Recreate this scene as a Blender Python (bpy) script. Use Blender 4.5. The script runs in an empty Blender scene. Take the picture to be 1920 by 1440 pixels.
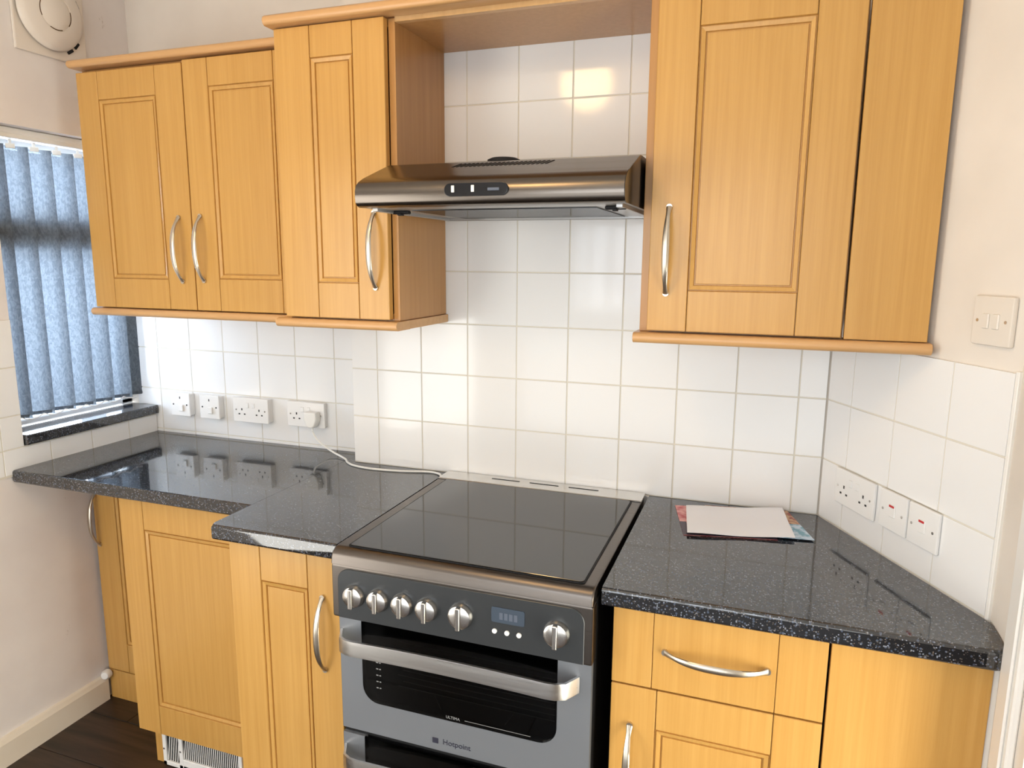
import bpy, bmesh, math, random
from mathutils import Vector, Matrix
random.seed(7)
C = bpy.context.scene.collection
SC = bpy.context.scene

# ------------------------------------------------------------------ camera
CAM_LOC = (0.80791, -1.89304, 1.53293)
YAW, PITCH, ROLL = 0.340420, -0.172012, 0.007586
FPX = 1335.61
cam_d = bpy.data.cameras.new('camera')
cam = bpy.data.objects.new('camera', cam_d); C.objects.link(cam)
cam_d.sensor_fit = 'HORIZONTAL'; cam_d.sensor_width = 36.0
cam_d.lens = 36.0 * FPX / 1920.0
cam_d.clip_start = 0.02
fw = Vector((-math.sin(YAW) * math.cos(PITCH), math.cos(YAW) * math.cos(PITCH), math.sin(PITCH)))
rt = Vector((math.cos(YAW), math.sin(YAW), 0)); up = rt.cross(fw)
r2 = math.cos(ROLL) * rt + math.sin(ROLL) * up
u2 = -math.sin(ROLL) * rt + math.cos(ROLL) * up
cam.matrix_world = Matrix(((r2.x, u2.x, -fw.x, CAM_LOC[0]), (r2.y, u2.y, -fw.y, CAM_LOC[1]),
                           (r2.z, u2.z, -fw.z, CAM_LOC[2]), (0, 0, 0, 1)))
SC.camera = cam

# ------------------------------------------------------------------ world, lights, exposure
W = bpy.data.worlds.new('sky'); SC.world = W; W.use_nodes = True
wn = W.node_tree.nodes; wl = W.node_tree.links
bg = wn['Background']
tc = wn.new('ShaderNodeTexCoord'); sep = wn.new('ShaderNodeSeparateXYZ'); wr = wn.new('ShaderNodeValToRGB')
wl.new(tc.outputs['Generated'], sep.inputs[0]); wl.new(sep.outputs['Z'], wr.inputs[0])
wr.color_ramp.elements[0].position = 0.0; wr.color_ramp.elements[0].color = (0.78, 0.87, 0.96, 1)
wr.color_ramp.elements[1].position = 0.6; wr.color_ramp.elements[1].color = (0.62, 0.76, 1.0, 1)
wl.new(wr.outputs[0], bg.inputs['Color']); bg.inputs['Strength'].default_value = 3.0

def area(name, loc, direction, sx, sy, power, col, spread=math.pi):
    d = bpy.data.lights.new(name, 'AREA'); d.shape = 'RECTANGLE'; d.size = sx; d.size_y = sy
    d.energy = power; d.color = col; d.spread = spread
    o = bpy.data.objects.new(name, d); C.objects.link(o); o.location = loc
    o.rotation_euler = Vector(direction).to_track_quat('-Z', 'Y').to_euler(); return o
# daylight at the side window behind the blind and at the big window behind the camera, then added fill lights
area('daylight_side_window', (-1.72, -0.15, 1.50), (1, 0, -0.05), 0.60, 1.0, 60, (0.84, 0.92, 1.0))
area('daylight_rear_window', (0.25, -3.22, 1.62), (0, 1, -0.05), 1.50, 0.86, 17, (0.93, 0.97, 1.0))
area('fill_rear_low', (0.25, -3.22, 0.52), (0, 1, 0), 2.3, 0.95, 12, (0.86, 0.94, 1.0))  # added low fill for the base units; no door is modelled here
area('fill_left', (-1.22, -2.05, 0.98), (1, 0.30, 0.0), 1.15, 1.80, 31, (1.0, 0.99, 0.93))  # made-up fill from the left, the wall has no opening there
area('fill_right_low', (1.53, -1.12, 0.55), (-0.882, -0.471, 0), 0.80, 0.90, 22, (1.0, 0.95, 0.80))  # added low fill from the right, not an actual doorway source
ld = bpy.data.lights.new('ceiling_bulb_light', 'POINT'); ld.energy = 9.5; ld.color = (1.0, 0.62, 0.25); ld.shadow_soft_size = 0.11
lo = bpy.data.objects.new('ceiling_bulb_light', ld); C.objects.link(lo); lo.location = (-0.01, -1.38, 2.31)

SC.view_settings.view_transform = 'Standard'; SC.view_settings.look = 'None'
SC.view_settings.exposure = 0.06; SC.view_settings.gamma = 1.0
SC.view_settings.use_curve_mapping = False

# ------------------------------------------------------------------ materials
def mat(name, col, rough=0.5, metal=0.0, spec=0.5, **kw):
    m = bpy.data.materials.new(name); m.use_nodes = True
    b = m.node_tree.nodes['Principled BSDF']
    b.inputs['Base Color'].default_value = (*col, 1); b.inputs['Roughness'].default_value = rough
    b.inputs['Metallic'].default_value = metal; b.inputs['Specular IOR Level'].default_value = spec
    for k, v in kw.items(): b.inputs[k].default_value = v
    return m
def nodes(m): return m.node_tree.nodes, m.node_tree.links, m.node_tree.nodes['Principled BSDF']
def noise_col(m, scale, c0, c1, p0=0.35, p1=0.65, detail=4, bump=0.0, coord='Object'):
    n, l, b = nodes(m)
    t = n.new('ShaderNodeTexCoord'); mp = n.new('ShaderNodeMapping'); mp.inputs['Scale'].default_value = scale
    nz = n.new('ShaderNodeTexNoise'); nz.inputs['Scale'].default_value = 1.0; nz.inputs['Detail'].default_value = detail
    r = n.new('ShaderNodeValToRGB'); r.color_ramp.elements[0].position = p0; r.color_ramp.elements[1].position = p1
    r.color_ramp.elements[0].color = (*c0, 1); r.color_ramp.elements[1].color = (*c1, 1)
    l.new(t.outputs[coord], mp.inputs[0]); l.new(mp.outputs[0], nz.inputs['Vector']); l.new(nz.outputs['Fac'], r.inputs[0])
    l.new(r.outputs[0], b.inputs['Base Color'])
    if bump:
        bp = n.new('ShaderNodeBump'); bp.inputs['Strength'].default_value = bump; bp.inputs['Distance'].default_value = 0.002
        l.new(nz.outputs['Fac'], bp.inputs['Height']); l.new(bp.outputs[0], b.inputs['Normal'])
    return m
WA, WB = (0.535, 0.283, 0.070), (0.625, 0.353, 0.102)
def wood(name, scale, a=WA, b=WB, rough=0.28):
    m = mat(name, a, rough, 0, 0.45); n, l, bs = nodes(m)
    t = n.new('ShaderNodeTexCoord'); mp = n.new('ShaderNodeMapping'); mp.inputs['Scale'].default_value = scale
    n1 = n.new('ShaderNodeTexNoise'); n1.inputs['Scale'].default_value = 1; n1.inputs['Detail'].default_value = 6; n1.inputs['Roughness'].default_value = 0.65
    oi = n.new('ShaderNodeObjectInfo'); ad = n.new('ShaderNodeVectorMath'); ad.operation = 'ADD'
    ml = n.new('ShaderNodeMath'); ml.operation = 'MULTIPLY'; ml.inputs[1].default_value = 37.0
    l.new(oi.outputs['Random'], ml.inputs[0]); l.new(ml.outputs[0], ad.inputs[1])
    l.new(t.outputs['Object'], mp.inputs[0]); l.new(mp.outputs[0], ad.inputs[0]); l.new(ad.outputs[0], n1.inputs['Vector'])
    r = n.new('ShaderNodeValToRGB'); e = r.color_ramp.elements
    e[0].position = 0.28; e[0].color = (*a, 1); e[1].position = 0.72; e[1].color = (*b, 1)
    l.new(n1.outputs['Fac'], r.inputs[0]); l.new(r.outputs[0], bs.inputs['Base Color'])
    bp = n.new('ShaderNodeBump'); bp.inputs['Strength'].default_value = 0.06; bp.inputs['Distance'].default_value = 0.001
    l.new(n1.outputs['Fac'], bp.inputs['Height']); l.new(bp.outputs[0], bs.inputs['Normal'])
    return m
M = {}
M['wood'] = wood('oak_laminate_vertical', (95, 95, 2.2))
M['wood_h'] = wood('oak_laminate_long', (3.0, 60, 60), (0.58, 0.32, 0.13), (0.67, 0.40, 0.18))
M['wood_edge'] = wood('oak_edge_banding', (50, 50, 3.0), (0.60, 0.35, 0.15), (0.70, 0.44, 0.20))
M['wood_shade'] = wood('carcass_oak_shaded', (70, 70, 2.5), (0.47, 0.235, 0.072), (0.55, 0.29, 0.10))  # oak darkened in its colour to stand in for shade on sides and shelf
M['wood_dark'] = mat('dark_brown_slot', (0.10, 0.05, 0.015), 0.7)  # plain dark brown, used for the fan's shutter slots
M['plaster'] = noise_col(mat('cream_painted_plaster', (0.78, 0.68, 0.55), 0.75, 0, 0.25), (5, 5, 5), (0.77, 0.71, 0.635), (0.82, 0.76, 0.685), bump=0.05)
def add_scuffs(m):
    n, l, b = nodes(m)
    src = b.inputs['Base Color'].links[0].from_socket
    t = n.new('ShaderNodeTexCoord'); mp = n.new('ShaderNodeMapping'); mp.inputs['Scale'].default_value = (9, 9, 5)
    v = n.new('ShaderNodeTexNoise'); v.inputs['Scale'].default_value = 1.7; v.inputs['Detail'].default_value = 8; v.inputs['Roughness'].default_value = 0.75
    r = n.new('ShaderNodeValToRGB'); r.color_ramp.elements[0].position = 0.655; r.color_ramp.elements[1].position = 0.72
    r.color_ramp.elements[1].color = (0.5, 0.5, 0.5, 1)
    l.new(t.outputs['Object'], mp.inputs[0]); l.new(mp.outputs[0], v.inputs['Vector']); l.new(v.outputs['Fac'], r.inputs[0])
    mx = n.new('ShaderNodeMix'); mx.data_type = 'RGBA'; mx.inputs[7].default_value = (0.30, 0.22, 0.17, 1)
    l.new(r.outputs[0], mx.inputs[0]); l.new(src, mx.inputs[6]); l.new(mx.outputs[2], b.inputs['Base Color'])
M['plaster_left'] = noise_col(mat('scuffed_pale_plaster', (0.78, 0.70, 0.62), 0.75, 0, 0.25), (5, 5, 5), (0.76, 0.715, 0.695), (0.82, 0.78, 0.755), bump=0.05)
add_scuffs(M['plaster_left'])
M['ceiling'] = mat('white_ceiling_paint', (0.86, 0.86, 0.85), 0.8)
M['rear_paint'] = mat('white_wall_paint', (0.84, 0.83, 0.82), 0.8)
M['trim'] = mat('white_gloss_paint', (0.86, 0.84, 0.80), 0.3)
M['skirting'] = noise_col(mat('cream_gloss_skirting', (0.80, 0.72, 0.60), 0.35), (6, 6, 6), (0.78, 0.70, 0.58), (0.82, 0.75, 0.64))
M['tile'] = mat('white_glazed_tile', (0.86, 0.855, 0.845), 0.09, 0, 0.5)
M['grout'] = mat('pale_grout', (0.72, 0.68, 0.59), 0.85, 0, 0.2)
M['plank'] = noise_col(mat('dark_walnut_floorboard', (0.05, 0.028, 0.018), 0.38), (3, 40, 10), (0.016, 0.009, 0.006), (0.050, 0.028, 0.018), bump=0.1)
M['subfloor'] = mat('dark_subfloor', (0.012, 0.008, 0.006), 0.8)
def stone(name, edge=False):
    m = mat(name, (0.012, 0.012, 0.014), 0.055, 0, 0.5, IOR=1.95); n, l, b = nodes(m)
    t = n.new('ShaderNodeTexCoord')
    col = None
    base = n.new('ShaderNodeRGB'); base.outputs[0].default_value = (0.010, 0.011, 0.014, 1); prev = base.outputs[0]
    for sc, th, tone in ((210, 0.80, (0.06, 0.075, 0.11)), (330, 0.88, (0.20, 0.22, 0.27)), (420, 0.90, (0.12, 0.10, 0.085))):
        v = n.new('ShaderNodeTexVoronoi'); v.inputs['Scale'].default_value = sc
        l.new(t.outputs['Object'], v.inputs['Vector'])
        s = n.new('ShaderNodeSeparateColor'); l.new(v.outputs['Color'], s.inputs[0])
        c1 = n.new('ShaderNodeMath'); c1.operation = 'GREATER_THAN'; c1.inputs[1].default_value = th; l.new(s.outputs[0], c1.inputs[0])
        c2 = n.new('ShaderNodeMath'); c2.operation = 'LESS_THAN'; c2.inputs[1].default_value = 0.48; l.new(v.outputs['Distance'], c2.inputs[0])
        mu = n.new('ShaderNodeMath'); mu.operation = 'MULTIPLY'; l.new(c1.outputs[0], mu.inputs[0]); l.new(c2.outputs[0], mu.inputs[1])
        mx = n.new('ShaderNodeMix'); mx.data_type = 'RGBA'; mx.inputs[7].default_value = (*tone, 1)
        l.new(mu.outputs[0], mx.inputs[0]); l.new(prev, mx.inputs[6]); prev = mx.outputs[2]
    l.new(prev, b.inputs['Base Color']); return m
M['stone'] = stone('black_speckled_laminate')
M['nickel'] = mat('brushed_nickel', (0.62, 0.56, 0.47), 0.30, 1.0)
def brushed(name, col, rough, scale):
    m = mat(name, col, rough, 1.0); n, l, b = nodes(m)
    t = n.new('ShaderNodeTexCoord'); mp = n.new('ShaderNodeMapping'); mp.inputs['Scale'].default_value = scale
    nz = n.new('ShaderNodeTexNoise'); nz.inputs['Scale'].default_value = 1; nz.inputs['Detail'].default_value = 3
    mr = n.new('ShaderNodeMapRange'); mr.inputs['To Min'].default_value = rough * 0.75; mr.inputs['To Max'].default_value = rough * 1.3
    l.new(t.outputs['Object'], mp.inputs[0]); l.new(mp.outputs[0], nz.inputs['Vector']); l.new(nz.outputs['Fac'], mr.inputs[0]); l.new(mr.outputs[0], b.inputs['Roughness'])
    bp = n.new('ShaderNodeBump'); bp.inputs['Strength'].default_value = 0.05; bp.inputs['Distance'].default_value = 0.001
    l.new(nz.outputs['Fac'], bp.inputs['Height']); l.new(bp.outputs[0], b.inputs['Normal'])
    return m
M['hood_steel'] = brushed('brushed_bronze_steel', (0.165, 0.142, 0.122), 0.24, (2, 300, 300))
M['hood_under'] = mat('hood_underside_grey', (0.42, 0.41, 0.40), 0.28, 0.6)
M['cooker_steel'] = brushed('graphite_steel', (0.155, 0.135, 0.12), 0.30, (2, 300, 300))
M['cooker_grey'] = mat('graphite_enamel', (0.048, 0.052, 0.056), 0.33, 0.35, 0.5)
M['oven_silver'] = mat('silver_grey_enamel', (0.25, 0.265, 0.29), 0.36, 0.45, 0.5)
M['strap'] = brushed('satin_silver', (0.72, 0.71, 0.69), 0.30, (3, 200, 200))
M['knob'] = mat('satin_chrome', (0.72, 0.70, 0.67), 0.22, 1.0)
M['black'] = mat('matt_black', (0.008, 0.008, 0.009), 0.6, 0, 0.3)
M['black_gloss'] = mat('black_gloss_plastic', (0.010, 0.011, 0.014), 0.12)
M['hob_glass'] = mat('black_ceramic_glass', (0.010, 0.010, 0.011), 0.045, 0, 0.5, IOR=1.75)
def see_glass(name, tint, rough, fac):
    m = bpy.data.materials.new(name); m.use_nodes = True; n = m.node_tree.nodes; l = m.node_tree.links; n.clear()
    o = n.new('ShaderNodeOutputMaterial'); tr = n.new('ShaderNodeBsdfTransparent'); tr.inputs[0].default_value = (*tint, 1)
    g = n.new('ShaderNodeBsdfGlossy'); g.inputs['Roughness'].default_value = rough; g.inputs[0].default_value = (0.9, 0.9, 0.9, 1)
    f = n.new('ShaderNodeFresnel'); f.inputs[0].default_value = fac
    mx = n.new('ShaderNodeMixShader'); l.new(f.outputs[0], mx.inputs[0]); l.new(tr.outputs[0], mx.inputs[1]); l.new(g.outputs[0], mx.inputs[2]); l.new(mx.outputs[0], o.inputs[0])
    return m
M['oven_glass'] = see_glass('smoked_oven_glass', (0.34, 0.34, 0.34), 0.03, 1.35)
M['pane'] = see_glass('clear_window_glass', (0.95, 0.97, 1.0), 0.0, 1.45)
M['wire'] = mat('oven_rack_chrome', (0.75, 0.75, 0.72), 0.4, 1.0)
M['plastic'] = mat('white_moulded_plastic', (0.84, 0.83, 0.81), 0.28)
M['plastic_old'] = mat('ivory_plastic', (0.78, 0.72, 0.64), 0.35)
M['fan_plastic'] = mat('aged_cream_plastic', (0.77, 0.70, 0.62), 0.4)
M['slot'] = mat('socket_hole_black', (0.02, 0.02, 0.02), 0.7)
M['red'] = mat('red_rocker_mark', (0.55, 0.03, 0.03), 0.4)
M['button'] = mat('white_button', (0.85, 0.85, 0.83), 0.3)
M['lcd'] = mat('grey_blue_lcd', (0.06, 0.08, 0.11), 0.2)
M['lcd_seg'] = mat('lcd_segments', (0.10, 0.12, 0.16), 0.4)
M['upvc'] = mat('white_upvc', (0.86, 0.88, 0.90), 0.3)
M['rail_metal'] = mat('off_white_rail', (0.84, 0.84, 0.81), 0.35)
M['paper'] = mat('white_paper', (0.90, 0.90, 0.94), 0.7)
M['paper_red'] = noise_col(mat('red_print', (0.6, 0.1, 0.1), 0.4), (40, 40, 40), (0.50, 0.05, 0.06), (0.85, 0.45, 0.42))
M['paper_food'] = noise_col(mat('brown_food_print', (0.4, 0.15, 0.08), 0.4), (60, 45, 40), (0.30, 0.03, 0.03), (0.62, 0.40, 0.22), 0.42, 0.6)
M['paper_blue'] = noise_col(mat('pale_blue_print', (0.35, 0.55, 0.75), 0.4), (55, 45, 40), (0.16, 0.38, 0.52), (0.60, 0.72, 0.86), 0.42, 0.58)
M['paper_dark'] = mat('dark_print', (0.05, 0.03, 0.05), 0.4)
M['cable'] = mat('white_flex', (0.85, 0.84, 0.80), 0.4)
M['chrome_text'] = mat('pale_print', (0.30, 0.30, 0.30), 0.5)
M['dark_text'] = mat('dark_print_text', (0.03, 0.03, 0.05), 0.4)
def fabric():
    m = bpy.data.materials.new('dark_blue_blind_fabric'); m.use_nodes = True; n = m.node_tree.nodes; l = m.node_tree.links; n.clear()
    o = n.new('ShaderNodeOutputMaterial')
    t = n.new('ShaderNodeTexCoord'); mp = n.new('ShaderNodeMapping'); mp.inputs['Scale'].default_value = (90, 90, 45); mp.inputs['Rotation'].default_value = (0.6, 0.3, 0)
    wv = n.new('ShaderNodeTexNoise'); wv.inputs['Scale'].default_value = 1.6; wv.inputs['Detail'].default_value = 6; wv.inputs['Distortion'].default_value = 0.9
    r = n.new('ShaderNodeValToRGB'); r.color_ramp.elements[0].position = 0.38; r.color_ramp.elements[1].position = 0.62
    r.color_ramp.elements[0].color = (0.18, 0.20, 0.225, 1); r.color_ramp.elements[1].color = (0.265, 0.29, 0.315, 1)
    l.new(t.outputs['Object'], mp.inputs[0]); l.new(mp.outputs[0], wv.inputs['Vector']); l.new(wv.outputs['Fac'], r.inputs[0])
    d = n.new('ShaderNodeBsdfDiffuse'); tl = n.new('ShaderNodeBsdfTranslucent'); tr = n.new('ShaderNodeBsdfTransparent')
    l.new(r.outputs[0], d.inputs[0]); l.new(r.outputs[0], tl.inputs[0])
    tr.inputs[0].default_value = (0.80, 0.86, 0.91, 1)
    a = n.new('ShaderNodeMixShader'); a.inputs[0].default_value = 0.5; l.new(d.outputs[0], a.inputs[1]); l.new(tl.outputs[0], a.inputs[2])
    b = n.new('ShaderNodeMixShader'); b.inputs[0].default_value = 0.22; l.new(a.outputs[0], b.inputs[1]); l.new(tr.outputs[0], b.inputs[2])
    l.new(b.outputs[0], o.inputs[0]); return m
M['fabric'] = fabric()

# ------------------------------------------------------------------ helpers
ROOTM = {}
def link(o, parent=None):
    C.objects.link(o)
    if parent: o.parent = parent
    return o
def thing(name, label, cat, loc=(0, 0, 0), rz=0.0, group=None):
    o = bpy.data.objects.new(name, None); C.objects.link(o); o.empty_display_size = 0.05
    o.location = loc; o.rotation_euler = (0, 0, rz); o['label'] = label; o['category'] = cat
    if group: o['group'] = group
    ROOTM[o.name] = Matrix.Translation(Vector(loc)) @ Matrix.Rotation(rz, 4, 'Z'); return o
def rootm(o):
    while o.parent: o = o.parent
    return ROOTM.get(o.name, Matrix.Identity(4))
def finish(me, bm, m, smooth=False):
    bmesh.ops.recalc_face_normals(bm, faces=bm.faces[:])
    bm.to_mesh(me); bm.free()
    for x in (m if isinstance(m, (list, tuple)) else [m]): me.materials.append(x)
    if smooth:
        me.polygons.foreach_set('use_smooth', [True] * len(me.polygons))
        try: me.set_sharp_from_angle(angle=math.radians(38))
        except Exception: pass
    return me
def obj(name, bm, m, parent=None, world=True, smooth=False, label=None, kind=None):
    """bm is in world coordinates; parts are brought into their thing's own frame (world=False: already local)."""
    if parent is not None and world: bm.transform(rootm(parent).inverted())
    me = finish(bpy.data.meshes.new(name), bm, m, smooth)
    o = link(bpy.data.objects.new(name, me), parent)
    if smooth:
        w = o.modifiers.new('weighted_normal', 'WEIGHTED_NORMAL'); w.keep_sharp = True; w.weight = 100
    if label: o['label'] = label
    if kind: o['kind'] = kind
    return o
def struct(name, bm, m, parent=None, smooth=False):
    o = obj(name, bm, m, parent, smooth=smooth)
    if not parent: o['kind'] = 'structure'
    return o
def tag(o, label, cat, group=None):
    o['label'] = label; o['category'] = cat
    if group: o['group'] = group
    return o
def box(bm, x0, x1, y0, y1, z0, z1, bev=0.0, seg=1, mi=0):
    r = bmesh.ops.create_cube(bm, size=1.0)
    vs = r['verts']
    for v in vs:
        v.co = Vector((x0 + (v.co.x + .5) * (x1 - x0), y0 + (v.co.y + .5) * (y1 - y0), z0 + (v.co.z + .5) * (z1 - z0)))
    fs = set(f for v in vs for f in v.link_faces)
    for f in fs: f.material_index = mi
    if bev:
        es = set(e for v in vs for e in v.link_edges)
        bmesh.ops.bevel(bm, geom=list(es), offset=bev, segments=seg, profile=0.5, affect='EDGES', material=mi)
    return bm
def B(*a, **k): return box(bmesh.new(), *a, **k)
def prism(bm, pts, axis, a0, a1, bev=0.0, seg=2, mi=0):
    """polygon pts extruded along axis: 'x' pts=(y,z); 'y' pts=(x,z); 'z' pts=(x,y)"""
    def mk(p, a): return {'x': (a, p[0], p[1]), 'y': (p[0], a, p[1]), 'z': (p[0], p[1], a)}[axis]
    v0 = [bm.verts.new(mk(p, a0)) for p in pts]; v1 = [bm.verts.new(mk(p, a1)) for p in pts]
    fs = [bm.faces.new(v0[::-1]), bm.faces.new(v1)]
    n = len(pts)
    for i in range(n): fs.append(bm.faces.new((v0[i], v0[(i + 1) % n], v1[(i + 1) % n], v1[i])))
    for f in fs: f.material_index = mi
    bmesh.ops.recalc_face_normals(bm, faces=fs)
    if bev:
        es = list(fs[0].edges) + list(fs[1].edges)
        bmesh.ops.bevel(bm, geom=es, offset=bev, segments=seg, profile=0.5, affect='EDGES')
    return bm
def rrect(x0, x1, z0, z1, r, seg=6, corners=(1, 1, 1, 1)):
    """rounded rectangle, corners order: bottom-left, bottom-right, top-right, top-left"""
    out = []
    for (cx, cz, a0, on, px, pz) in ((x0 + r, z0 + r, 180, corners[0], x0, z0), (x1 - r, z0 + r, 270, corners[1], x1, z0),
                                     (x1 - r, z1 - r, 0, corners[2], x1, z1), (x0 + r, z1 - r, 90, corners[3], x0, z1)):
        if on:
            for i in range(seg + 1):
                a = math.radians(a0 + 90 * i / seg); out.append((cx + r * math.cos(a), cz + r * math.sin(a)))
        else: out.append((px, pz))
    return out
def cyl(bm, c, axis, r, h, seg=20, r2=None, mi=0):
    """cylinder from c along axis (unit vector) with length h"""
    ax = Vector(axis).normalized(); q = ax.to_track_quat('Z', 'Y').to_matrix().to_4x4()
    mt = Matrix.Translation(Vector(c) + ax * h / 2) @ q
    rr = bmesh.ops.create_cone(bm, cap_ends=True, cap_tris=False, segments=seg, radius1=r, radius2=r if r2 is None else r2, depth=h, matrix=mt)
    for f in set(f for v in rr['verts'] for f in v.link_faces): f.material_index = mi
    return bm
def lathe(bm, c, axis, prof, seg=28):
    """prof: list of (radius, height along axis)"""
    ax = Vector(axis).normalized(); q = ax.to_track_quat('Z', 'Y').to_matrix()
    rings = []
    for r, h in prof:
        if r < 1e-6: rings.append([bm.verts.new(Vector(c) + ax * h)])
        else: rings.append([bm.verts.new(Vector(c) + q @ Vector((r * math.cos(2 * math.pi * i / seg), r * math.sin(2 * math.pi * i / seg), h))) for i in range(seg)])
    for a, b in zip(rings, rings[1:]):
        for i in range(seg):
            j = (i + 1) % seg
            if len(a) == 1 and len(b) == 1: break
            if len(a) == 1: bm.faces.new((a[0], b[i], b[j]))
            elif len(b) == 1: bm.faces.new((a[i], a[j], b[0]))
            else: bm.faces.new((a[i], a[j], b[j], b[i]))
    return bm
def sweep(bm, pts, rad, seg=8, flat=None, upv=None):
    """tube along pts; rad: number or list; flat: list of (across, out) half sizes with upv giving the 'out' direction"""
    P = [Vector(p) for p in pts]; rings = []
    for i, p in enumerate(P):
        t = (P[min(i + 1, len(P) - 1)] - P[max(i - 1, 0)]).normalized()
        u = Vector(upv) if upv is not None else (Vector((0, 0, 1)) if abs(t.z) < 0.9 else Vector((0, 1, 0)))
        a = t.cross(u).normalized(); b = a.cross(t).normalized()
        ra, rb = flat[i] if flat else ((rad[i], rad[i]) if isinstance(rad, (list, tuple)) else (rad, rad))
        rings.append([bm.verts.new(p + a * ra * math.cos(2 * math.pi * k / seg) + b * rb * math.sin(2 * math.pi * k / seg)) for k in range(seg)])
    for A, D in zip(rings, rings[1:]):
        for k in range(seg): bm.faces.new((A[k], A[(k + 1) % seg], D[(k + 1) % seg], D[k]))
    bm.faces.new(rings[0][::-1]); bm.faces.new(rings[-1])
    return bm
def dup(root, loc, rz=None, label=None, group=None):
    r = root.copy(); C.objects.link(r); r.location = loc
    if rz is not None: r.rotation_euler = (0, 0, rz)
    if label: r['label'] = label
    if group: r['group'] = group
    for ch in list(root.children):
        c = ch.copy(); C.objects.link(c); c.parent = r
        for g in ch.children:
            d = g.copy(); C.objects.link(d); d.parent = c
    return r
def text(name, body, size, loc, m, parent, extrude=0.0003):
    """raised lettering facing the room, turned into a plain mesh"""
    cu = bpy.data.curves.new(name, 'FONT'); cu.body = body; cu.size = size; cu.extrude = extrude; cu.align_x = 'CENTER'; cu.align_y = 'CENTER'
    tmp = bpy.data.objects.new('tmp_text', cu); C.objects.link(tmp); bpy.context.view_layer.update()
    me = bpy.data.meshes.new_from_object(tmp.evaluated_get(bpy.context.evaluated_depsgraph_get()))
    bpy.data.objects.remove(tmp); bpy.data.curves.remove(cu)
    me.name = name; me.materials.clear(); me.materials.append(m)
    me.transform(rootm(parent).inverted() @ Matrix.Translation(loc) @ Matrix.Rotation(math.pi / 2, 4, 'X'))
    o = link(bpy.data.objects.new(name, me), parent); o['kind'] = 'stuff'; return o

# ------------------------------------------------------------------ geometry constants
LX = -1.292            # left wall face
AY = 0.100             # tiled face of the alcove on the left
BX = -0.390            # left edge of the chimney breast
TH = 1.0799            # right wall runs at this angle from the corner
RX = 0.9661            # right corner
RDIR = Vector((math.cos(TH), -math.sin(TH), 0)); RNRM = Vector((-math.sin(TH), -math.cos(TH), 0))
def rw(s, out=0.0, z=0.0): return Vector((RX, 0, z)) + RDIR * s + RNRM * out
CEIL = 2.46; REAR = -3.30; T = 0.006

# ------------------------------------------------------------------ room shell
floor = struct('floor', B(-1.55, 3.0, REAR - 0.1, 0.3, -0.10, -0.014), M['subfloor'])
pl = 0.19
row = 0; y = 0.28
while y > REAR:
    x = -1.50 - (row % 3) * 0.45
    while x < 2.9:
        x1 = min(x + 1.28, 2.9); x0 = max(x, -1.50)
        if x1 - x0 > 0.05: obj('plank', B(x0 + .0008, x1 - .0008, y - pl + .0008, y - .0008, -0.014, 0.0, bev=0.0015), M['plank'], floor)
        x += 1.28
    y -= pl; row += 1
struct('ceiling', B(-1.55, 3.0, REAR - 0.1, 0.3, CEIL, CEIL + 0.1), M['ceiling'])

# back wall: alcove on the left, chimney breast in the middle
bm = bmesh.new()
box(bm, -1.55, BX, AY + T, 0.32, 0, CEIL); box(bm, BX, 1.35, T, 0.32, 0, CEIL)
wall_back = struct('wall_back', bm, M['plaster'])
GAP = 0.0016
_tile_cache = {}
def tile(parent, x0, x1, yf, z0, z1, mt=None):
    """a glazed tile whose face is at y = yf, edges eased, grout joint left free round it"""
    w, h = x1 - x0 - 2 * GAP, z1 - z0 - 2 * GAP
    if w < 0.008 or h < 0.008: return
    key = (round(w, 4), round(h, 4), mt is None)
    if key not in _tile_cache:
        b = B(0, w, 0, T - .0005, 0, h, bev=0.0014, seg=2)
        _tile_cache[key] = finish(bpy.data.meshes.new('tile'), b, M['tile'], True)
    o = bpy.data.objects.new('tile', _tile_cache[key]); link(o, parent)
    w_ = o.modifiers.new('weighted_normal', 'WEIGHTED_NORMAL'); w_.keep_sharp = True; w_.weight = 100
    o.location = (x0 + GAP, yf, z0 + GAP)
    o.rotation_euler = (random.uniform(-.0016, .0016), 0, random.uniform(-.0016, .0016))
    if mt is not None: o.matrix_local = mt @ Matrix.Translation((x0 + GAP, 0, z0 + GAP)) @ Matrix.Rotation(random.uniform(-.0016, .0016), 4, 'X') @ Matrix.Rotation(random.uniform(-.0016, .0016), 4, 'Z')
    return o
G = 0.0018   # grout set back from the tile face
gb = bmesh.new(); box(gb, BX + .001, RX - .002, G, T + .0004, 0.865, 2.098); box(gb, LX - .085, BX - .001, AY + G, AY + T + .0004, 0.865, 1.40)
obj('grout_bed', gb, M['grout'], wall_back)
zrows = [(0.87, 0.90)] + [(0.90 + .15 * i, 1.05 + .15 * i) for i in range(8)]
xs = [BX] + [0.15 * k for k in range(-2, 7)] + [RX - .001]
for z0, z1 in zrows:
    for a, b in zip(xs, xs[1:]):
        if z0 > 1.39 and (b < -.06 or a > .56): continue     # hidden behind the wall cupboards
        tile(wall_back, a, b, 0.0, z0, z1)
xa = [LX - .085, -1.265, -1.117, -0.971, -0.822, -0.672, -0.519, BX]
for z0, z1 in ((0.865, 0.91), (0.91, 1.06), (1.06, 1.21), (1.21, 1.36)):
    for a, b in zip(xa, xa[1:]): tile(wall_back, a, b, AY, z0, z1)

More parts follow.
